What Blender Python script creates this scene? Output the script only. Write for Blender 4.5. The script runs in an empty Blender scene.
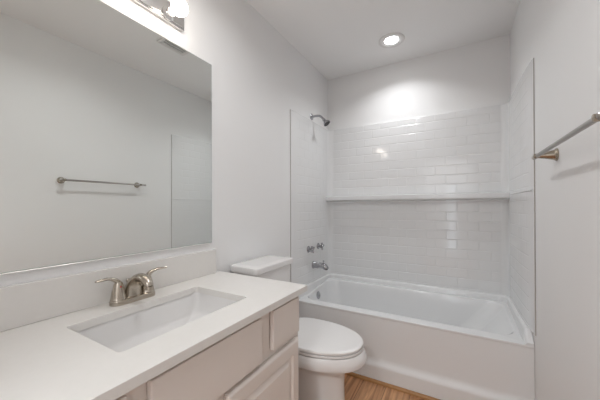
import bpy, bmesh, math
from mathutils import Vector, Matrix

C = bpy.context.scene.collection
PI = math.pi

# ------------------------------------------------------------------ camera
F_PX, YAW, PITCH, ROLL, PY = 273.69, -0.5204, 0.00478, -0.00316, 205.25
cam_d = bpy.data.cameras.new('camera')
cam_d.sensor_fit = 'HORIZONTAL'
cam_d.sensor_width = 36.0
cam_d.lens = F_PX / 600.0 * 36.0
cam_d.shift_y = (PY - 200.0) / 600.0
cam_d.clip_start = 0.02
cam = bpy.data.objects.new('camera', cam_d)
C.objects.link(cam)
fw = Vector((math.sin(YAW) * math.cos(PITCH), math.cos(YAW) * math.cos(PITCH), math.sin(PITCH)))
rt = Vector((math.cos(YAW), -math.sin(YAW), 0))
up = rt.cross(fw)
r2 = rt * math.cos(ROLL) + up * math.sin(ROLL)
u2 = -rt * math.sin(ROLL) + up * math.cos(ROLL)
mw = Matrix((( r2.x, u2.x, -fw.x, 1.164), (r2.y, u2.y, -fw.y, -2.623), (r2.z, u2.z, -fw.z, 1.2), (0, 0, 0, 1)))
cam.matrix_world = mw
bpy.context.scene.camera = cam

# ------------------------------------------------------------------ world, exposure, big lights
world = bpy.data.worlds.new('sky')
bpy.context.scene.world = world
world.use_nodes = True
world.node_tree.nodes['Background'].inputs[0].default_value = (0.86, 0.93, 1.0, 1)
world.node_tree.nodes['Background'].inputs[1].default_value = 1.5
vs = bpy.context.scene.view_settings
vs.view_transform = 'Standard'
vs.look = 'None'
vs.exposure = 1.5
vs.gamma = 1.0
vs.use_curve_mapping = False

BULB = 5.2
CAN = 1.3
HALL_FILL = 9.5         # added fill lamp in the unseen hall behind the camera
ROOM_FILL = 1.55         # added fill lamp over the vanity front, shaped as a second recessed light (watts)
hl = bpy.data.lights.new('hall_fill_light', 'AREA')
hl.shape = 'DISK'; hl.size = 0.5; hl.energy = HALL_FILL; hl.color = (0.97, 0.985, 1.0)
hlo = bpy.data.objects.new('hall_fill_light', hl)
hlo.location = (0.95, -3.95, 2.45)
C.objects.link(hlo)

# ------------------------------------------------------------------ dimensions
W, H = 1.524, 2.521
YF = -3.10                 # wall behind the camera
S_TOP, D = 1.984, -0.747   # top and front edge of the shower surround
CT = 0.840                 # countertop height

# ------------------------------------------------------------------ materials
def mat(name, col, rough=0.5, metal=0.0, spec=0.5, coat=0.0, noise=None, bump=None, emit=None):
    m = bpy.data.materials.new(name)
    m.use_nodes = True
    nt = m.node_tree
    b = nt.nodes['Principled BSDF']
    b.inputs['Base Color'].default_value = (*col, 1)
    b.inputs['Roughness'].default_value = rough
    b.inputs['Metallic'].default_value = metal
    b.inputs['Specular IOR Level'].default_value = spec
    b.inputs['Coat Weight'].default_value = coat
    b.inputs['Coat Roughness'].default_value = 0.05
    if emit:
        b.inputs['Emission Color'].default_value = (*emit[0], 1)
        b.inputs['Emission Strength'].default_value = emit[1]
    tc = nt.nodes.new('ShaderNodeTexCoord')
    if noise:                       # (scale, amount) gentle mottling of the colour
        n = nt.nodes.new('ShaderNodeTexNoise')
        n.inputs['Scale'].default_value = noise[0]
        n.inputs['Detail'].default_value = 4
        nt.links.new(tc.outputs['Object'], n.inputs['Vector'])
        r = nt.nodes.new('ShaderNodeMapRange')
        r.inputs['To Min'].default_value = 1 - noise[1]
        r.inputs['To Max'].default_value = 1 + noise[1]
        nt.links.new(n.outputs['Fac'], r.inputs['Value'])
        x = nt.nodes.new('ShaderNodeMix'); x.data_type = 'RGBA'; x.blend_type = 'MULTIPLY'
        x.inputs[0].default_value = 1
        x.inputs[6].default_value = (*col, 1)
        nt.links.new(r.outputs[0], x.inputs[7])
        nt.links.new(x.outputs[2], b.inputs['Base Color'])
    if bump:                        # (scale, strength, distance)
        n2 = nt.nodes.new('ShaderNodeTexNoise')
        n2.inputs['Scale'].default_value = bump[0]
        n2.inputs['Detail'].default_value = 3
        nt.links.new(tc.outputs['Object'], n2.inputs['Vector'])
        bp = nt.nodes.new('ShaderNodeBump')
        bp.inputs['Strength'].default_value = bump[1]
        bp.inputs['Distance'].default_value = bump[2]
        nt.links.new(n2.outputs['Fac'], bp.inputs['Height'])
        nt.links.new(bp.outputs[0], b.inputs['Normal'])
    return m

M_WALL = mat('wall_paint', (0.885, 0.883, 0.882), 0.62, noise=(2.5, 0.012), bump=(240, 0.08, 0.001))
M_CEIL = mat('ceiling_paint', (0.93, 0.93, 0.93), 0.75, noise=(2.5, 0.012), bump=(180, 0.1, 0.001))
M_TRIM = mat('trim_paint', (0.80, 0.79, 0.78), 0.4)
M_ACRYL = mat('white_acrylic', (0.83, 0.835, 0.84), 0.14, coat=0.3, noise=(3, 0.006))
M_APRON = mat('white_acrylic_satin', (0.83, 0.83, 0.83), 0.42, noise=(3, 0.006))
M_PORC = mat('white_porcelain', (0.84, 0.825, 0.815), 0.10, coat=0.4, noise=(3, 0.006))
M_SEAT = mat('white_seat_plastic', (0.85, 0.835, 0.825), 0.28, noise=(3, 0.006))
M_QUARTZ = mat('white_quartz', (0.80, 0.775, 0.745), 0.22, noise=(60, 0.02))
M_CAB = mat('cream_cabinet_paint', (0.84, 0.775, 0.725), 0.42, noise=(4, 0.01))
M_GAP = mat('cabinet_inside_dark', (0.16, 0.12, 0.09), 0.8)
M_CHROME = mat('chrome', (0.42, 0.42, 0.44), 0.09, metal=1)
M_NICKEL = mat('brushed_nickel', (0.50, 0.45, 0.385), 0.25, metal=1, bump=(300, 0.05, 0.0005))
M_BARMETAL = mat('satin_nickel_bar', (0.42, 0.40, 0.38), 0.3, metal=1)
M_BRASSY = mat('warm_nickel_post', (0.40, 0.355, 0.29), 0.25, metal=1)
M_PLATE = mat('polished_nickel_plate', (0.78, 0.77, 0.76), 0.14, metal=1)
M_BLACK = mat('black_rubber', (0.03, 0.03, 0.035), 0.5)
M_RED = mat('red_mark', (0.65, 0.06, 0.05), 0.4)
M_BULB = mat('frosted_bulb', (1, 1, 1), 0.4, emit=((1.0, 0.90, 0.79), BULB))
M_LENS = mat('lamp_lens', (1, 1, 1), 0.4, emit=((0.97, 0.98, 1.0), 6.0))
M_GLASSEDGE = mat('mirror_polished_edge', (0.30, 0.36, 0.34), 0.12)
M_SLOT = mat('vent_slot_dark', (0.20, 0.20, 0.20), 0.8)
M_CAULK = mat('seam_caulk', (0.50, 0.47, 0.45), 0.7)
M_CHANNEL = mat('bright_channel', (0.80, 0.79, 0.77), 0.4, metal=1)

# silvered mirror
M_MIRROR = mat('mirror_silver', (0.90, 0.925, 0.905), 0.0, metal=1)

def tile_mat(name, side):
    m = mat(name, (0.83, 0.833, 0.835), 0.09, coat=0.2)
    nt = m.node_tree; b = nt.nodes['Principled BSDF']
    tc = nt.nodes.new('ShaderNodeTexCoord')
    sp = nt.nodes.new('ShaderNodeSeparateXYZ')
    nt.links.new(tc.outputs['Object'], sp.inputs[0])
    cb = nt.nodes.new('ShaderNodeCombineXYZ')
    nt.links.new(sp.outputs['Y' if side else 'X'], cb.inputs['X'])
    sub = nt.nodes.new('ShaderNodeMath'); sub.operation = 'SUBTRACT'
    sub.inputs[1].default_value = 1.307 - 0.0775 * 10
    nt.links.new(sp.outputs['Z'], sub.inputs[0])
    nt.links.new(sub.outputs[0], cb.inputs['Y'])
    br = nt.nodes.new('ShaderNodeTexBrick')
    br.inputs['Scale'].default_value = 1.0
    br.inputs['Brick Width'].default_value = 0.155
    br.inputs['Row Height'].default_value = 0.0775
    br.inputs['Mortar Size'].default_value = 0.0050
    br.inputs['Mortar Smooth'].default_value = 1.0
    br.inputs['Color1'].default_value = (1, 1, 1, 1); br.inputs['Color2'].default_value = (1, 1, 1, 1)
    br.inputs['Mortar'].default_value = (0, 0, 0, 1)
    nt.links.new(cb.outputs[0], br.inputs['Vector'])
    # keep the moulded tile off the rounded corners and the smooth front flange
    a = 'Y' if side else 'X'
    lo, hi = (-0.66, -0.10) if side else (0.065, W - 0.065)
    g1 = nt.nodes.new('ShaderNodeMath'); g1.operation = 'GREATER_THAN'; g1.inputs[1].default_value = lo
    g2 = nt.nodes.new('ShaderNodeMath'); g2.operation = 'LESS_THAN'; g2.inputs[1].default_value = hi
    nt.links.new(sp.outputs[a], g1.inputs[0]); nt.links.new(sp.outputs[a], g2.inputs[0])
    mu = nt.nodes.new('ShaderNodeMath'); mu.operation = 'MULTIPLY'
    nt.links.new(g1.outputs[0], mu.inputs[0]); nt.links.new(g2.outputs[0], mu.inputs[1])
    m2 = nt.nodes.new('ShaderNodeMath'); m2.operation = 'MULTIPLY'
    nt.links.new(br.outputs['Fac'], m2.inputs[0]); nt.links.new(mu.outputs[0], m2.inputs[1])
    bp = nt.nodes.new('ShaderNodeBump'); bp.invert = True
    bp.inputs['Strength'].default_value = 0.35 if side else 0.55
    bp.inputs['Distance'].default_value = 0.003
    nt.links.new(m2.outputs[0], bp.inputs['Height'])
    nt.links.new(bp.outputs[0], b.inputs['Normal'])
    nt.links.new(bp.outputs[0], b.inputs['Coat Normal'])
    return m
M_TILE_BACK = tile_mat('moulded_subway_tile_back', False)
M_TILE_SIDE = tile_mat('moulded_subway_tile_side', True)

def wood_mat():
    m = mat('wood_plank_floor', (0.4, 0.2, 0.1), 0.42)
    nt = m.node_tree; b = nt.nodes['Principled BSDF']
    tc = nt.nodes.new('ShaderNodeTexCoord')
    sp = nt.nodes.new('ShaderNodeSeparateXYZ'); nt.links.new(tc.outputs['Object'], sp.inputs[0])
    cb = nt.nodes.new('ShaderNodeCombineXYZ')
    nt.links.new(sp.outputs['Y'], cb.inputs['X']); nt.links.new(sp.outputs['X'], cb.inputs['Y'])
    br = nt.nodes.new('ShaderNodeTexBrick')
    br.inputs['Scale'].default_value = 1.0
    br.inputs['Brick Width'].default_value = 1.2
    br.inputs['Row Height'].default_value = 0.15
    br.inputs['Mortar Size'].default_value = 0.0018
    br.inputs['Mortar Smooth'].default_value = 0.3
    br.inputs['Color1'].default_value = (0.52, 0.265, 0.13, 1)
    br.inputs['Color2'].default_value = (0.64, 0.375, 0.21, 1)
    br.inputs['Mortar'].default_value = (0.14, 0.07, 0.035, 1)
    nt.links.new(cb.outputs[0], br.inputs['Vector'])
    mp = nt.nodes.new('ShaderNodeMapping'); mp.inputs['Scale'].default_value = (26, 1.6, 1)
    nt.links.new(tc.outputs['Object'], mp.inputs[0])
    n = nt.nodes.new('ShaderNodeTexNoise'); n.inputs['Scale'].default_value = 1.6; n.inputs['Detail'].default_value = 6
    n.inputs['Distortion'].default_value = 0.6
    nt.links.new(mp.outputs[0], n.inputs['Vector'])
    cr = nt.nodes.new('ShaderNodeValToRGB')
    cr.color_ramp.elements[0].position = 0.32; cr.color_ramp.elements[0].color = (0.42, 0.33, 0.26, 1)
    cr.color_ramp.elements[1].position = 0.68; cr.color_ramp.elements[1].color = (1.12, 1.08, 1.02, 1)
    nt.links.new(n.outputs['Fac'], cr.inputs[0])
    x = nt.nodes.new('ShaderNodeMix'); x.data_type = 'RGBA'; x.blend_type = 'MULTIPLY'; x.inputs[0].default_value = 1
    nt.links.new(br.outputs['Color'], x.inputs[6]); nt.links.new(cr.outputs[0], x.inputs[7])
    nt.links.new(x.outputs[2], b.inputs['Base Color'])
    bp = nt.nodes.new('ShaderNodeBump'); bp.invert = True
    bp.inputs['Strength'].default_value = 0.4; bp.inputs['Distance'].default_value = 0.001
    nt.links.new(br.outputs['Fac'], bp.inputs['Height']); nt.links.new(bp.outputs[0], b.inputs['Normal'])
    return m
M_WOOD = wood_mat()
M_SHOE = mat('stained_shoe_moulding', (0.40, 0.20, 0.07), 0.4, noise=(18, 0.25))

# ------------------------------------------------------------------ mesh helpers
class MB:
    def __init__(s):
        s.bm = bmesh.new()
    def box(s, x0, x1, y0, y1, z0, z1, bev=0.0, seg=2):
        b = bmesh.new()
        bmesh.ops.create_cube(b, size=1)
        for v in b.verts:
            v.co = Vector(((x0 + x1) / 2 + v.co.x * (x1 - x0), (y0 + y1) / 2 + v.co.y * (y1 - y0), (z0 + z1) / 2 + v.co.z * (z1 - z0)))
        if bev:
            bmesh.ops.bevel(b, geom=b.edges[:], offset=bev, segments=seg, profile=0.5, affect='EDGES')
        s.merge(b); return s
    def merge(s, b):
        me = bpy.data.meshes.new('tmp'); b.to_mesh(me); b.free()
        s.bm.from_mesh(me); bpy.data.meshes.remove(me)
    def loft(s, rings, cap0=True, cap1=True, closed=True):
        vs_ = [[s.bm.verts.new(p) for p in r] for r in rings]
        n = len(rings[0])
        for a, b in zip(vs_[:-1], vs_[1:]):
            for i in range(n if closed else n - 1):
                j = (i + 1) % n
                s.bm.faces.new((a[i], a[j], b[j], b[i]))
        if cap0: s.bm.faces.new(list(reversed(vs_[0])))
        if cap1: s.bm.faces.new(vs_[-1])
        return s
    def lathe(s, prof, o, axis=(0, 0, 1), n=32):
        """prof: list of (radius, distance along axis)"""
        ax = Vector(axis).normalized()
        t = Vector((0, 0, 1)) if abs(ax.z) < 0.9 else Vector((1, 0, 0))
        u = ax.cross(t).normalized(); v = ax.cross(u)
        o = Vector(o)
        rings = [[o + ax * h + (u * math.cos(2 * PI * k / n) + v * math.sin(2 * PI * k / n)) * max(r, 1e-4) for k in range(n)] for r, h in prof]
        return s.loft(rings)
    def tube(s, pts, rad, n=16, flat=1.0, upv=(0, 0, 1)):
        """sweep a circle (or an ellipse squashed along the in-plane normal) along smooth points"""
        pts = [Vector(p) for p in pts]
        rings = []
        for i, p in enumerate(pts):
            t = (pts[min(i + 1, len(pts) - 1)] - pts[max(i - 1, 0)]).normalized()
            side = t.cross(Vector(upv))
            if side.length < 1e-4: side = t.cross(Vector((0, 1, 0)))
            side.normalize(); nn = side.cross(t)
            r = rad[i] if isinstance(rad, (list, tuple)) else rad
            fl = flat[i] if isinstance(flat, (list, tuple)) else flat
            rings.append([p + side * math.cos(2 * PI * k / n) * r + nn * math.sin(2 * PI * k / n) * r * fl for k in range(n)])
        return s.loft(rings)
    def build(s, name, material, parent=None, smooth=True, angle=35):
        bmesh.ops.recalc_face_normals(s.bm, faces=s.bm.faces[:])
        me = bpy.data.meshes.new(name)
        s.bm.to_mesh(me); s.bm.free()
        for m in (material if isinstance(material, (list, tuple)) else [material]): me.materials.append(m)
        if smooth:
            me.polygons.foreach_set('use_smooth', [True] * len(me.polygons))
            me.set_sharp_from_angle(angle=math.radians(angle))
        o = bpy.data.objects.new(name, me)
        C.objects.link(o)
        if smooth:
            wn = o.modifiers.new('weighted_normals', 'WEIGHTED_NORMAL'); wn.keep_sharp = True; wn.weight = 80
        if parent:
            o.parent = parent
            o.matrix_parent_inverse = Matrix.Translation(parent.location).inverted() if parent.type == 'EMPTY' else Matrix.Identity(4)
        return o

def bez(p, n=12):
    """Catmull-Rom through the points"""
    p = [Vector(q) for q in p]
    q = [2 * p[0] - p[1]] + p + [2 * p[-1] - p[-2]]
    out = []
    for i in range(1, len(q) - 2):
        a, b, c, d = q[i - 1:i + 3]
        for k in range(n):
            t = k / n
            out.append(0.5 * ((2 * b) + (c - a) * t + (2 * a - 5 * b + 4 * c - d) * t * t + (3 * b - a - 3 * c + d) * t ** 3))
    out.append(p[-1])
    return out

def lerp_list(vals, n):
    out = []
    for a, b in zip(vals[:-1], vals[1:]):
        out += [a + (b - a) * k / n for k in range(n)]
    return out + [vals[-1]]

def rrect(x0, x1, y0, y1, r, z, n=8):
    """rounded rectangle ring; r one radius or four (x1y1, x0y1, x0y0, x1y0); z number or function"""
    rr = r if isinstance(r, (list, tuple)) else (r,) * 4
    out = []
    for (cx, cy, a0), q in zip(((x1, y1, 0), (x0, y1, 90), (x0, y0, 180), (x1, y0, 270)), rr):
        sx = 1 if cx == x1 else -1; sy = 1 if cy == y1 else -1
        for k in range(n + 1):
            a = math.radians(a0 + 90 * k / n)
            x = cx - sx * q + q * math.cos(a); y = cy - sy * q + q * math.sin(a)
            out.append((x, y, z(x, y) if callable(z) else z))
    return out

def thing(name, label, cat, loc=(0, 0, 0), group=None):
    o = bpy.data.objects.new(name, None); C.objects.link(o)
    o.location = loc; o.empty_display_size = 0.1
    return tag(o, label, cat, group)
def tag(o, label, cat, group=None):
    o['label'] = label; o['category'] = cat
    if group: o['group'] = group
    return o
def struct(o):
    o['kind'] = 'structure'; return o

# ------------------------------------------------------------------ room shell
T = 0.1
struct(MB().box(-T, W + T, -4.75, T, -0.1, 0).build('floor', M_WOOD, smooth=False))
struct(MB().box(-T, W + T, -4.75, T, H, H + 0.1).build('ceiling', M_CEIL, smooth=False))
struct(MB().box(-T, 0, YF - T, T, 0, H).build('wall_left', M_WALL, smooth=False))
struct(MB().box(W, W + T, YF - T, T, 0, H).build('wall_right', M_WALL, smooth=False))
struct(MB().box(0, W, 0, T, 0, H).build('wall_back', M_WALL, smooth=False))
DX0, DX1, DZ = 0.60, 1.40, 2.04
b = MB()
b.box(0, DX0, YF - T, YF, 0, H); b.box(DX1, W, YF - T, YF, 0, H); b.box(DX0, DX1, YF - T, YF, DZ, H)
struct(b.build('wall_front', M_WALL, smooth=False))
b = MB()
b.box(DX0 - 0.06, DX0, YF, YF + 0.015, 0, DZ + 0.06, 0.004); b.box(DX1, DX1 + 0.06, YF, YF + 0.015, 0, DZ + 0.06, 0.004)
b.box(DX0, DX1, YF, YF + 0.015, DZ, DZ + 0.06, 0.004)
struct(b.build('trim_2', M_TRIM))
# hall beyond the doorway, added for fill, with an added window for tile reflections
HY = -4.65
b = MB(); b.box(-T, 0, HY, YF - T, 0, H); struct(b.build('wall_hall_left', M_WALL, smooth=False))
b = MB(); b.box(W, W + T, HY, YF - T, 0, H); struct(b.build('wall_hall_right', M_WALL, smooth=False))
WX0, WX1, WZ0, WZ1 = 0.98, 1.13, 0.15, 1.75
b = MB()
b.box(-T, WX0, HY - T, HY, 0, H); b.box(WX1, W + T, HY - T, HY, 0, H)
b.box(WX0, WX1, HY - T, HY, 0, WZ0); b.box(WX0, WX1, HY - T, HY, WZ1, H)
struct(b.build('wall_hall_end', M_WALL, smooth=False))
b = MB()
for (x0, x1, z0, z1) in ((WX0 - 0.03, WX0, WZ0 - 0.03, WZ1 + 0.03), (WX1, WX1 + 0.03, WZ0 - 0.03, WZ1 + 0.03), (WX0, WX1, WZ0 - 0.03, WZ0), (WX0, WX1, WZ1, WZ1 + 0.03)):
    b.box(x0, x1, HY, HY + 0.012, z0, z1, 0.003)
struct(b.build('added_window', M_TRIM))
# baseboards (ending at the tub and the vanity) and the stained shoe moulding along the tub
def baseboard(name, x0, x1, y0, y1):
    struct(MB().box(x0, x1, y0, y1, 0, 0.095, 0.004).build(name, M_TRIM))
baseboard('baseboard_right', W - 0.013, W, YF + 0.016, -0.79)
baseboard('baseboard_left', 0, 0.013, -1.53, -0.79)
b = MB()
n = 8
prof = [(-0.7435, 0)] + [(-0.7435 - 0.016 * math.cos(a), 0.019 * math.sin(a)) for a in [PI / 2 * k / n for k in range(n + 1)]][::-1]
b.loft([[(x, y, z) for y, z in prof] for x in (0.014, W - 0.014)])
struct(b.build('trim_1', M_SHOE))

# ------------------------------------------------------------------ bathtub
tub = thing('bathtub', 'white alcove bathtub with a plain front apron and sloped back', 'bathtub', (W / 2, -0.38, 0))
TZ = 0.447
def deckz(x, y):
    t = min(max((y + 0.60) / 0.45, 0), 1); t = t * t * (3 - 2 * t)
    return TZ + 0.028 * t
def dz(k): return lambda x, y: deckz(x, y) - k
b = MB()
rings = [rrect(0.0012, W - 0.0012, -0.718, -0.003, 0.004, dz(0.004)),
         rrect(0.006, W - 0.006, -0.712, -0.006, 0.006, dz(0.0)),
         rrect(0.055, 1.462, -0.648, -0.083, 0.10, dz(-0.001)),
         rrect(0.060, 1.456, -0.641, -0.090, 0.10, dz(0.003)),
         rrect(0.064, 1.450, -0.635, -0.096, 0.10, dz(0.014)),
         rrect(0.070, 1.425, -0.628, -0.104, 0.10, dz(0.05)),
         rrect(0.095, 1.300, -0.606, -0.128, 0.11, 0.28),
         rrect(0.120, 1.190, -0.585, -0.150, 0.12, 0.16),
         rrect(0.145, 1.140, -0.562, -0.172, 0.13, 0.118),
         rrect(0.200, 1.060, -0.500, -0.235, 0.13, 0.105)]
b.loft(rings, cap0=False)
b.build('tub_body', M_ACRYL, tub)
b = MB()
# apron profile, extruded along the tub's length
prof = [(-0.690, TZ - 0.003), (-0.708, TZ), (-0.7135, TZ - 0.002), (-0.717, TZ - 0.007), (-0.7175, TZ - 0.013), (-0.715, TZ - 0.018), (-0.713, TZ - 0.022),
        (-0.715, 0.21), (-0.717, 0.160), (-0.720, 0.143), (-0.726, 0.130), (-0.733, 0.120), (-0.738, 0.111), (-0.741, 0.100), (-0.743, 0.0), (-0.690, 0.0)]
b.loft([[(x, y, z) for y, z in prof] for x in (0.0012, W - 0.0012)])
b.build('apron', M_APRON, tub)
# raised ledge around the three walls at the tub's rim
def u_path(off, r, n=8, yf=D):
    """inner face of the surround, offset inwards by off"""
    o = 0.02 + off
    pts = [(o, yf)]
    for k in range(n + 1):
        a = PI - PI / 2 * k / n
        pts.append((o + r + r * math.cos(a), -o - r + r * math.sin(a)))
    for k in range(n + 1):
        a = PI / 2 - PI / 2 * k / n
        pts.append((W - o - r + r * math.cos(a), -o - r + r * math.sin(a)))
    pts.append((W - o, yf))
    return pts
b = MB()
prof = [(-0.017, 0.43), (0.026, 0.43), (0.021, 0.470), (0.016, 0.500), (0.011, 0.510), (0.003, 0.5145), (-0.017, 0.5145)]
paths = [[(x, y, z) for x, y in u_path(o, 0.075 - o, yf=-0.655)] for o, z in prof]
rings = [[paths[i][k] for i in range(len(prof))] for k in range(len(paths[0]))]
def ledge_end(ring):
    out = []
    for (x, y, z) in ring:
        out.append((x, y - 0.062, 0.43 + (z - 0.43) * 0.30))
    return out
rings = [ledge_end(rings[0])] + rings + [ledge_end(rings[-1])]
b.loft(rings)
b.build('rim_ledge', M_ACRYL, tub)
op = MB().lathe([(0.030, 0), (0.034, 0.003), (0.034, 0.008), (0.028, 0.012), (0.010, 0.014), (0.0, 0.014)], (0.068, -0.392, 0.397), (1, 0, 0.12)).build('overflow_plate', M_CHROME, tub)
MB().box(0.078, 0.088, -0.398, -0.386, 0.378, 0.402, 0.003).build('trip_lever', M_CHROME, op)
MB().lathe([(0.034, 0), (0.034, 0.003), (0.026, 0.005), (0.02, 0.004), (0.0, 0.004)], (0.27, -0.37, 0.104), (0, 0, 1)).build('drain', M_CHROME, tub)

# ------------------------------------------------------------------ shower surround
sur = thing('shower_surround', 'glossy white three-wall tub surround with moulded subway tile and a long shelf', 'shower surround', (W / 2, -0.02, 0.515))
def panel(path_pts_in, path_pts_out, z0, z1):
    """wall skin between an outer path (at the wall) and an inner path, with a softened top and bottom edge"""
    b = MB()
    rings = []
    for (xi, yi), (xo, yo) in zip(path_pts_in, path_pts_out):
        e = 0.006
        dx, dy = xo - xi, yo - yi; L = math.hypot(dx, dy); dx, dy = dx / L * e, dy / L * e
        rings.append([(xo, yo, z0), (xi, yi, z0), (xi, yi, z1 - e), (xi + dx * 0.3, yi + dy * 0.3, z1 - e * 0.3), (xi + dx, yi + dy, z1), (xo, yo, z1)])
    b.loft(rings)
    return b
RC = 0.05
P_in = u_path(0, RC); P_out = u_path(-0.019, RC + 0.019)
Z0 = 0.5145
panel(P_in[1:-1], P_out[1:-1], Z0, S_TOP).build('back_panel', M_TILE_BACK, sur)
def side_panel(x_in, x_wall):
    s = 1 if x_in > x_wall else -1
    b = MB()
    rings = []
    ya, yb = D, -0.02 - RC
    prof = [(yb, 0), (ya + 0.25, 0), (ya + 0.12, 0.004), (ya + 0.003, 0.0125), (ya, 0.0145), (ya, 0.019)]
    pts = [(x_in - s * d, y) for y, d in prof] + [(x_wall + s * 0.001, yb)]
    for z, sh in ((Z0, 0), (S_TOP - 0.006, 0), (S_TOP - 0.002, 0.002), (S_TOP, 0.006)):
        rings.append([(x - s * sh * (min(1, max(0, (abs(x - x_wall) - 0.006) / 0.014))), y, z) for x, y in pts])
    b.loft(rings)
    return b
side_panel(0.02, 0).build('side_panel', M_TILE_SIDE, sur)
side_panel(W - 0.02, W).build('side_panel', M_TILE_SIDE, sur)
for x0, x1 in ((0.0005, 0.0045), (W - 0.0045, W - 0.0005)):
    MB().box(x0, x1, D - 0.0045, D - 0.0002, Z0, S_TOP, 0.001).build('caulk_seam', M_CAULK, sur)['label'] = 'thin dark seam along the front edge'
MB().tube([(W - 0.0195, -0.095, 1.284), (W - 0.0195, -0.30, 1.284), (W - 0.0195, -0.52, 1.284), (W - 0.0175, -0.66, 1.284), (W - 0.012, -0.735, 1.284)], 0.0035, 10).build('moulded_bead', M_ACRYL, sur)
# shelf with a rounded nose, blending into the side panels with small end curves
b = MB()
SD = -0.100
prof = [(-0.015, 1.307), (SD + 0.012, 1.304), (SD + 0.004, 1.301), (SD, 1.294), (SD, 1.268), (SD + 0.004, 1.260), (SD + 0.012, 1.256), (-0.015, 1.246)]
b.loft([[(x, y, z) for y, z in prof] for x in (0.0205, W - 0.0205)])
b.build('shelf', M_ACRYL, sur)

# ------------------------------------------------------------------ shower head, tub controls and spout (on the left panel)
XP = 0.0205
sh = thing('shower_fitting', 'small chrome shower head on a bent arm high on the tub wall', 'shower head', (XP, -0.374, 2.03))
XS = 0.0005
MB().lathe([(0.030, 0), (0.030, 0.003), (0.022, 0.009), (0.012, 0.012), (0.0, 0.012)], (XS, -0.374, 2.03), (1, 0, 0)).build('flange', M_CHROME, sh)
arm = bez([(XS + 0.006, -0.374, 2.03), (0.055, -0.374, 2.03), (0.088, -0.373, 2.022), (0.112, -0.370, 2.000), (0.128, -0.368, 1.982)], 8)
MB().tube(arm, 0.0105, 14).build('shower_arm', M_CHROME, sh)
hd = Vector((0.62, 0.02, -0.78)).normalized()
h0 = Vector((0.120, -0.369, 1.990))
hb = MB().lathe([(0.0, -0.002), (0.013, 0.0), (0.015, 0.010), (0.012, 0.018), (0.020, 0.030), (0.030, 0.044), (0.033, 0.050), (0.033, 0.056), (0.030, 0.058), (0.0, 0.058)], h0, hd).build('spray_head', M_CHROME, sh)
MB().lathe([(0.028, 0), (0.028, 0.002), (0.0, 0.0025)], h0 + hd * 0.0575, hd).build('spray_face', M_BLACK, hb)

def valve(y, z, label, rot):
    t = thing('tub_valve_handle', label, 'tub handle', (XP, y, z), 'chrome handles above the tub spout')
    MB().lathe([(0.029, 0), (0.029, 0.003), (0.024, 0.010), (0.014, 0.016), (0.012, 0.030), (0.0, 0.030)], (XP, y, z), (1, 0, 0)).build('escutcheon', M_CHROME, t)
    b = MB()
    for k in range(4):
        a = rot + k * PI / 2
        d = Vector((0, math.cos(a), math.sin(a)))
        c = Vector((XP + 0.042, y, z))
        b.tube([c + d * 0.004, c + d * 0.018, c + d * 0.028, c + d * 0.033, c + d * 0.035], [0.009, 0.008, 0.0105, 0.008, 0.001], 12, upv=(1, 0, 0))
    b.lathe([(0.010, 0), (0.014, 0.004), (0.014, 0.014), (0.010, 0.024), (0.0, 0.026)], (XP + 0.030, y, z), (1, 0, 0))
    b.build('cross_handle', M_CHROME, t)
valve(-0.482, 0.822, 'left chrome cross handle above the tub spout, nearer the toilet', 0.5)
valve(-0.285, 0.826, 'right chrome cross handle above the tub spout, nearer the long shelf', 0.2)
sp = thing('tub_spout', 'chrome tub spout on the wall below the two handles', 'tub spout', (XP, -0.385, 0.665))
MB().lathe([(0.034, 0), (0.034, 0.004), (0.028, 0.012), (0.0, 0.012)], (XP, -0.385, 0.667), (1, 0, 0)).build('flange', M_CHROME, sp)
pts = bez([(XP + 0.006, -0.385, 0.668), (0.06, -0.385, 0.668), (0.100, -0.385, 0.668), (0.130, -0.385, 0.664), (0.145, -0.385, 0.650), (0.149, -0.385, 0.640)], 6)
MB().tube(pts, lerp_list([0.030, 0.028, 0.026, 0.026, 0.025, 0.023], 6), 20).build('spout_body', M_CHROME, sp)
MB().lathe([(0.015, 0), (0.015, 0.003), (0.0, 0.003)], (0.149, -0.385, 0.6385), (0, 0, -1)).build('outlet', M_BLACK, sp)
MB().lathe([(0.004, 0), (0.004, 0.016), (0.008, 0.018), (0.008, 0.026), (0.0, 0.028)], (0.122, -0.385, 0.688), (0, 0, 1)).build('diverter_knob', M_CHROME, sp)

# ------------------------------------------------------------------ recessed ceiling lamp over the tub, and the added fill lamp
def recessed_light(lx, ly, label, watts, spread):
    can = thing('recessed_light', label, 'ceiling light', (lx, ly, H))
    b = MB()
    n = 48
    prof = [(0.053, -0.003), (0.060, -0.004), (0.070, -0.009), (0.080, -0.011), (0.094, -0.009), (0.099, -0.004), (0.099, 0.0), (0.053, 0.0)]
    rings = [[(lx + r * math.cos(2 * PI * k / n), ly + r * math.sin(2 * PI * k / n), H - 0.0005 + z) for r, z in prof] for k in range(n)]
    b.loft(rings + [rings[0]], cap0=False, cap1=False)
    bmesh.ops.remove_doubles(b.bm, verts=b.bm.verts[:], dist=1e-5)
    b.build('trim_ring', M_TRIM, can)
    MB().lathe([(0.0, 0), (0.0525, 0), (0.0525, -0.002), (0.045, -0.0035), (0.0, -0.004)], (lx, ly, H - 0.0005)).build('lens', M_LENS, can)
    cl = bpy.data.lights.new('recessed_lamp_light', 'AREA')
    cl.shape = 'DISK'; cl.size = 0.10; cl.energy = watts; cl.color = (0.97, 0.985, 1.0); cl.spread = math.radians(spread)
    clo = bpy.data.objects.new('recessed_lamp_light', cl)
    clo.location = (lx, ly, H - 0.0075)
    C.objects.link(clo)
recessed_light(0.72, -0.376, 'round white recessed ceiling light, switched on above the tub', CAN, 131)
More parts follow.
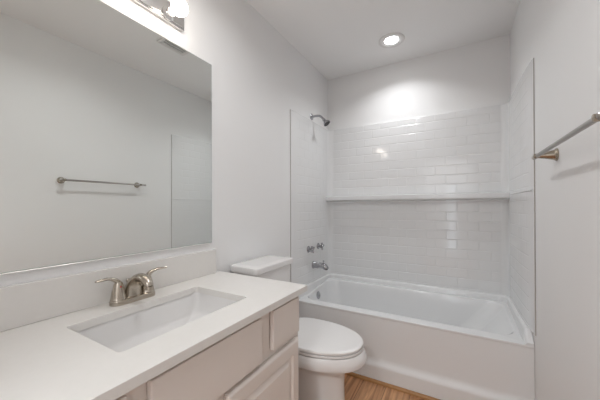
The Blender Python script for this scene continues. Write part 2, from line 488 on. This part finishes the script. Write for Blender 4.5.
recessed_light(0.66, -1.74, 'added fill lamp shaped as a round white recessed light, above the floor before the vanity', ROOM_FILL, 150)  # unseen lamp, added to soften the room's contrast

# ------------------------------------------------------------------ ceiling exhaust vent (seen in the mirror)
ven = thing('exhaust_vent', 'square white slotted exhaust vent on the ceiling, seen in the mirror', 'vent', (0.78, -1.19, H))
b = MB()
vx0, vx1, vy0, vy1 = 0.66, 0.905, -1.31, -1.075
zt = H - 0.0005
for a in ((vx0, vx1, vy0, vy0 + 0.022), (vx0, vx1, vy1 - 0.022, vy1), (vx0, vx0 + 0.022, vy0 + 0.022, vy1 - 0.022), (vx1 - 0.022, vx1, vy0 + 0.022, vy1 - 0.022)):
    b.box(*a, zt - 0.014, zt, 0.003)
b.build('frame', M_TRIM, ven)
b = MB()
k = 0
x = vx0 + 0.032
while x < vx1 - 0.03:
    b.box(x, x + 0.013, vy0 + 0.02, vy1 - 0.02, zt - 0.012, zt - 0.004); x += 0.029
b.build('louver_slats', M_TRIM, ven)
MB().box(vx0 + 0.01, vx1 - 0.01, vy0 + 0.01, vy1 - 0.01, zt - 0.003, zt).build('dark_opening', M_SLOT, ven)

# ------------------------------------------------------------------ towel bar on the right wall
tb = thing('towel_bar', 'slim brushed nickel towel bar on the right wall', 'towel bar', (W, -1.40, 1.415))
XB = W - 0.065
MB().tube([(XB, -1.078, 1.411), (XB, -1.4, 1.411), (XB, -1.716, 1.411)], 0.0078, 16).build('bar', M_BARMETAL, tb)
for y in (-1.118, -1.700):
    MB().lathe([(0.0255, 0), (0.0255, 0.004), (0.022, 0.008), (0.0205, 0.012), (0.017, 0.026), (0.012, 0.046), (0.0095, 0.060), (0.0105, 0.066), (0.0095, 0.074), (0.0, 0.076)],
               (W - 0.0005, y, 1.411), (-1, 0, 0)).build('post', M_BRASSY, tb)
    yy, s = (-1.078, 1) if y > -1.4 else (-1.716, -1)
    MB().lathe([(0.0, -0.004), (0.0085, -0.003), (0.0095, 0.003), (0.0095, 0.008), (0.006, 0.012), (0.0, 0.013)], (XB, yy, 1.411), (0, s, 0), 20).build('end_cap', M_BARMETAL, tb)

# ------------------------------------------------------------------ vanity mirror
MY0, MY1, MZ0, MZ1 = -2.50, -1.568, 1.007, 1.976
mi = thing('vanity_mirror', 'large frameless mirror on the wall above the vanity', 'mirror', (0, (MY0 + MY1) / 2, MZ0))
MB().box(0.0005, 0.0055, MY0, MY1, MZ0, MZ1).build('glass_back', M_GLASSEDGE, mi, smooth=False)
MB().box(0.0056, 0.0062, MY0 + 0.0015, MY1 - 0.0015, MZ0 + 0.0015, MZ1 - 0.0015).build('silvered_face', M_MIRROR, mi, smooth=False)
MB().box(0.0005, 0.0100, MY0, MY1, MZ0 - 0.006, MZ0 - 0.0002, 0.0028, 3).build('bottom_channel', M_CHANNEL, mi)

# ------------------------------------------------------------------ vanity light above the mirror
VY = -2.02
vl = thing('vanity_light', 'polished nickel bath bar light with round frosted bulbs above the mirror', 'wall light', (0, VY, 2.12))
b = MB().box(0.0005, 0.018, -2.292, -1.748, 2.055, 2.150, 0.004, 3)
b.box(0.017, 0.024, -2.284, -1.756, 2.063, 2.142, 0.003, 3)
b.build('back_plate', M_PLATE, vl)
BZ = 2.084
for y in (-1.838, VY, -2.202):
    s_ = MB().lathe([(0.030, 0), (0.030, 0.004), (0.021, 0.010), (0.019, 0.012), (0.019, 0.020), (0.022, 0.022), (0.022, 0.030), (0.017, 0.032), (0.0, 0.032)], (0.0235, y, BZ), (1, 0, 0)).build('socket', M_PLATE, vl)
    prof = [(0.0, 0.0), (0.015, 0.0), (0.016, 0.012)]
    R, cx = 0.036, 0.046
    for k in range(13):
        a = math.radians(155 - 155 * k / 12)
        prof.append((R * math.sin(a), cx + R * math.cos(a)))
    MB().lathe(prof, (0.0560, y, BZ), (1, 0, 0)).build('bulb', M_BULB, vl)

# ------------------------------------------------------------------ vanity cabinet
CX, CY0, CY1 = 0.528, -2.515, -1.536
CZ1 = CT - 0.0265
cab = thing('vanity_cabinet', 'cream painted vanity cabinet with raised-panel doors under the white countertop', 'cabinet', (CX / 2, -2.02, 0))
b = MB()
b.box(0.001, CX, CY1 - 0.018, CY1, 0.0, CZ1, 0.001)          # end panel towards the toilet
b.box(0.001, CX, CY0, CY0 + 0.018, 0.0, CZ1, 0.001)
b.box(0.001, CX - 0.02, CY0 + 0.018, CY1 - 0.018, 0.09, 0.108)
b.box(CX - 0.075, CX - 0.065, CY0 + 0.018, CY1 - 0.018, 0.0, 0.09)
b.build('carcass', M_CAB, cab)
# face frame: rails and stiles
b = MB()
fx0 = CX - 0.02
Y1i, Y0i = CY1 - 0.0185, CY0 + 0.0185
b.box(fx0, CX, Y0i, Y1i, 0.785, CZ1); b.box(fx0, CX, Y0i, Y1i, 0.595, 0.645); b.box(fx0, CX, Y0i, Y1i, 0.09, 0.135)
for y0, y1 in ((Y0i, Y0i + 0.03), (Y1i - 0.03, Y1i)):
    b.box(fx0, CX, y0, y1, 0.135, 0.595); b.box(fx0, CX, y0, y1, 0.645, 0.785)
for y0, y1 in ((-2.29, -2.23), (-1.845, -1.755)):
    b.box(fx0, CX, y0, y1, 0.645, 0.785)
b.box(fx0, CX, -2.04, -2.00, 0.135, 0.595)
b.build('face_frame', M_CAB, cab, smooth=False)

def slab(y0, y1, z0, z1):
    """slab front with an eased edge"""
    return MB().box(CX + 0.0005, CX + 0.0205, y0, y1, z0, z1, 0.0035, 3)
def raised_panel(y0, y1, z0, z1):
    b = MB()
    x0, x1 = CX + 0.0005, CX + 0.0205
    def rr(i, x): return [(x, y0 + i, z0 + i), (x, y1 - i, z0 + i), (x, y1 - i, z1 - i), (x, y0 + i, z1 - i)]
    rings = [rr(0, x0), rr(0, x1 - 0.010), rr(0.002, x1 - 0.006), rr(0.007, x1 - 0.0015), rr(0.012, x1), rr(0.052, x1), rr(0.054, x1 - 0.002), rr(0.060, x1 - 0.009),
             rr(0.064, x1 - 0.009), rr(0.084, x1 - 0.002), rr(0.087, x1 - 0.001)]
    b.loft(rings)
    return b
slab(-1.756, -1.558, 0.643, 0.796).build('drawer', M_CAB, cab)
slab(-2.494, -2.296, 0.643, 0.796).build('drawer', M_CAB, cab)
slab(-2.243, -1.826, 0.632, 0.796).build('false_front', M_CAB, cab)
raised_panel(-1.998, -1.558, 0.115, 0.614).build('door', M_CAB, cab, angle=15)
raised_panel(-2.494, -2.032, 0.115, 0.614).build('door', M_CAB, cab, angle=15)

# ------------------------------------------------------------------ countertop with the sink cutout, and backsplash
SX0, SX1, SY0, SY1 = 0.139, 0.438, -2.257, -1.779
KY0, KY1, KX = -2.54, -1.514, 0.5675
top = thing('countertop', 'white quartz vanity countertop with a sink cutout', 'countertop', (KX / 2, -2.02, CT))
b = MB()
e = 0.0025
zt, zb = CT, CT - 0.026
def outer(i, z): return rrect(0.0008 + i, KX - i, KY0 + i, KY1 - i, 0.003, z, 4)
def inner(i, z): return rrect(SX0 - i, SX1 + i, SY0 - i, SY1 + i, 0.012, z, 4)
b.loft([inner(0, zb), outer(0, zb), outer(0, zt - e), outer(e * 0.3, zt - e * 0.3), outer(e, zt), inner(e, zt), inner(e * 0.3, zt - e * 0.3), inner(0, zt - e), inner(0, zb)], False, False)
bmesh.ops.remove_doubles(b.bm, verts=b.bm.verts[:], dist=1e-6)
b.build('slab', M_QUARTZ, top)
MB().box(0.0008, 0.0205, KY0, -1.550, CT + 0.0003, 0.967, 0.002).build('backsplash', M_QUARTZ, top)

# ------------------------------------------------------------------ undermount sink
sk = thing('undermount_sink', 'white rectangular undermount sink basin set in the countertop', 'sink', (0.288, -2.02, CT - 0.16))
b = MB()
def sr(i, z, r): return rrect(SX0 - 0.004 + i, SX1 + 0.004 - i, SY0 - 0.004 + i, SY1 + 0.004 - i, r, z, 8)
zs = zb - 0.0006
def zf(d):      # the basin floor ramps down from both ends to the drain
    def f(x, y):
        t = min(max((abs(y + 2.018) - 0.06) / 0.17, 0), 1)
        return zs - 0.134 + 0.050 * t - d
    return f
rings = [sr(-0.02, zs, 0.02), sr(-0.001, zs, 0.03), sr(0.0, zs - 0.004, 0.03), sr(0.006, zs - 0.05, 0.03), sr(0.010, zf(-0.014), 0.03), sr(0.013, zf(-0.006), 0.03),
         sr(0.019, zf(-0.0015), 0.03), sr(0.027, zf(0.0), 0.03), rrect(0.21, 0.366, -2.10, -1.94, 0.05, zs - 0.1345, 8), rrect(0.26, 0.316, -2.05, -1.99, 0.027, zs - 0.139, 8),
         rrect(0.262, 0.314, -2.048, -1.992, 0.025, zs - 0.150, 8), rrect(0.258, 0.318, -2.052, -1.988, 0.027, zs - 0.151, 8),
         sr(0.050, zs - 0.150, 0.055), sr(0.015, zs - 0.148, 0.05), sr(0.004, zs - 0.12, 0.045), sr(-0.006, zs - 0.04, 0.035), sr(-0.02, zs - 0.012, 0.02)]
b.loft(rings + [rings[0]], False, False)
bmesh.ops.remove_doubles(b.bm, verts=b.bm.verts[:], dist=1e-6)
b.build('basin', M_PORC, sk)
dr = MB().lathe([(0.0, -0.006), (0.0235, -0.006), (0.0235, 0.0), (0.029, 0.003), (0.022, 0.004), (0.0, 0.003)], (0.288, -2.02, zs - 0.138)).build('drain', M_NICKEL, sk)
MB().lathe([(0.017, 0.0), (0.018, 0.004), (0.0, 0.007)], (0.288, -2.02, zs - 0.134)).build('stopper', M_NICKEL, dr)

# ------------------------------------------------------------------ faucet
FX, FY, FZ = 0.072, -2.021, CT + 0.0004
fa = thing('faucet', 'brushed nickel two-handle centerset faucet behind the sink', 'faucet', (FX, FY, FZ))
b = MB()
b.loft([rrect(FX - 0.029, FX + 0.029, FY - 0.083, FY + 0.083, 0.0285, FZ, 8), rrect(FX - 0.029, FX + 0.029, FY - 0.083, FY + 0.083, 0.0285, FZ + 0.012, 8),
        rrect(FX - 0.027, FX + 0.027, FY - 0.081, FY + 0.081, 0.0265, FZ + 0.017, 8), rrect(FX - 0.022, FX + 0.022, FY - 0.076, FY + 0.076, 0.0215, FZ + 0.020, 8)])
b.build('base_plate', M_NICKEL, fa)
for s in (-1, 1):
    hy = FY + s * 0.055
    hb = MB().lathe([(0.0265, 0.014), (0.0265, 0.020), (0.0250, 0.022), (0.0245, 0.026), (0.0225, 0.040), (0.0185, 0.060), (0.0150, 0.074), (0.0110, 0.082), (0.0, 0.085)], (FX, hy, FZ), (0, 0, 1)).build('handle', M_NICKEL, fa)
    pts = bez([(FX, hy - s * 0.008, FZ + 0.070), (FX, hy + s * 0.010, FZ + 0.090), (FX + 0.004, hy + s * 0.034, FZ + 0.101), (FX + 0.008, hy + s * 0.058, FZ + 0.102), (FX + 0.010, hy + s * 0.078, FZ + 0.101)], 8)
    MB().tube(pts, lerp_list([0.010, 0.0115, 0.0095, 0.0095, 0.006], 8), 16, flat=lerp_list([0.9, 0.75, 0.55, 0.5, 0.5], 8)).build('lever', M_NICKEL, hb)
    if s < 0:
        MB().lathe([(0.0, 0), (0.0032, 0.0), (0.0028, 0.0012), (0, 0.0014)], (FX + 0.0165, hy, FZ + 0.066), (1, 0, 0.25), 16).build('hot_mark', M_RED, hb)['label'] = 'red hot-water mark'
pts = bez([(FX - 0.010, FY, FZ + 0.010), (FX - 0.004, FY, FZ + 0.042), (FX + 0.010, FY, FZ + 0.070), (FX + 0.040, FY, FZ + 0.091), (FX + 0.074, FY, FZ + 0.090), (FX + 0.096, FY, FZ + 0.076), (FX + 0.102, FY, FZ + 0.064)], 8)
MB().tube(pts, lerp_list([0.036, 0.031, 0.0255, 0.0205, 0.0180, 0.0165, 0.0150], 8), 24, flat=lerp_list([0.9, 0.9, 0.85, 0.8, 0.85, 0.95, 1.0], 8), upv=(0, 0, 1)).build('spout', M_NICKEL, fa)
MB().lathe([(0.0135, 0), (0.0135, 0.009), (0.010, 0.010), (0.0, 0.010)], (FX + 0.1015, FY, FZ + 0.065), (0.15, 0, -1)).build('aerator', M_NICKEL, fa)
MB().lathe([(0.003, 0), (0.003, 0.060), (0.0065, 0.064), (0.0080, 0.071), (0.005, 0.077), (0.0, 0.078)], (FX - 0.036, FY, FZ + 0.0003), (-0.02, 0, 1), 20).build('lift_rod', M_NICKEL, fa)

# ------------------------------------------------------------------ toilet
TY = -1.193
to = thing('toilet', 'white two-piece toilet with closed lid between the vanity and the tub', 'toilet', (0.36, TY, 0))
def egg(xb, xf, hw, z, n=56, k=2.35):
    """egg outline, pointed towards +x"""
    out = []
    xm = xb + (xf - xb) * 0.42
    for i in range(n):
        a = 2 * PI * i / n
        c, s = math.cos(a), math.sin(a)
        ex = 2 / 2.1 if c > 0 else 2 / k
        x = xm + (xf - xm if c > 0 else xm - xb) * math.copysign(abs(c) ** ex, c)
        y = TY + hw * math.copysign(abs(s) ** (2 / 2.15), s)
        out.append((x, y, z))
    return out
b = MB()
b.loft([egg(0.10, 0.650, 0.130, 0.0, k=5), egg(0.10, 0.648, 0.130, 0.010, k=5), egg(0.11, 0.630, 0.118, 0.03, k=5), egg(0.115, 0.620, 0.112, 0.10, k=5), egg(0.12, 0.618, 0.114, 0.22, k=5),
        egg(0.125, 0.622, 0.120, 0.285, k=4), egg(0.14, 0.640, 0.132, 0.318, k=3.5), egg(0.16, 0.676, 0.158, 0.340, k=3), egg(0.18, 0.715, 0.183, 0.353, k=2.6), egg(0.185, 0.735, 0.195, 0.362, k=2.5),
        egg(0.19, 0.741, 0.198, 0.374), egg(0.19, 0.738, 0.197, 0.395), egg(0.19, 0.730, 0.194, 0.415), egg(0.20, 0.722, 0.188, 0.425)])
b.build('bowl', M_PORC, to)
MB().box(0.035, 0.27, TY - 0.105, TY + 0.105, 0.26, 0.405, 0.02, 4).build('tank_deck', M_PORC, to)
b = MB()
b.loft([egg(0.215, 0.716, 0.186, 0.4275, k=3), egg(0.212, 0.722, 0.190, 0.4305, k=3), egg(0.212, 0.722, 0.190, 0.4385, k=3), egg(0.215, 0.718, 0.187, 0.4415, k=3)])
b.build('seat', M_SEAT, to)
b = MB()
b.loft([egg(0.205, 0.716, 0.187, 0.4440, k=3.4), egg(0.202, 0.722, 0.192, 0.4475, k=3.4), egg(0.202, 0.722, 0.192, 0.4565, k=3.4), egg(0.205, 0.717, 0.189, 0.4615, k=3.4), egg(0.215, 0.705, 0.180, 0.4645, k=3.2), egg(0.27, 0.62, 0.12, 0.4665, k=3)])
b.build('seat_lid', M_SEAT, to)
for s in (-1, 1):
    MB().box(0.195, 0.235, TY + s * 0.075 - 0.022, TY + s * 0.075 + 0.022, 0.415, 0.460, 0.008, 3).build('hinge', M_SEAT, to)
TKC = TY - 0.060
b = MB()
b.loft([rrect(0.030, 0.185, TKC - 0.158, TKC + 0.158, 0.03, 0.406, 6), rrect(0.022, 0.195, TKC - 0.168, TKC + 0.168, 0.035, 0.43, 6), rrect(0.014, 0.212, TKC - 0.180, TKC + 0.180, 0.035, 0.70, 6), rrect(0.012, 0.214, TKC - 0.182, TKC + 0.182, 0.035, 0.822, 6)])
b.build('tank', M_PORC, to)
b = MB()
b.loft([rrect(0.012, 0.214, TKC - 0.180, TKC + 0.180, 0.03, 0.8225, 6), rrect(0.008, 0.224, TKC - 0.197, TKC + 0.197, 0.03, 0.827, 6), rrect(0.008, 0.226, TKC - 0.198, TKC + 0.198, 0.03, 0.850, 6),
        rrect(0.010, 0.223, TKC - 0.195, TKC + 0.195, 0.03, 0.858, 6), rrect(0.018, 0.214, TKC - 0.180, TKC + 0.180, 0.03, 0.863, 6), rrect(0.05, 0.18, TKC - 0.15, TKC + 0.15, 0.03, 0.865, 6)])
b.build('tank_lid', M_PORC, to)
b = MB().lathe([(0.012, 0), (0.012, 0.010), (0.0, 0.011)], (0.2135, TKC - 0.14, 0.765), (1, 0, 0))
b.tube([(0.223, TKC - 0.145, 0.765), (0.228, TKC - 0.11, 0.762), (0.230, TKC - 0.075, 0.757)], [0.006, 0.005, 0.0065], 12)
b.build('flush_lever', M_CHROME, to)
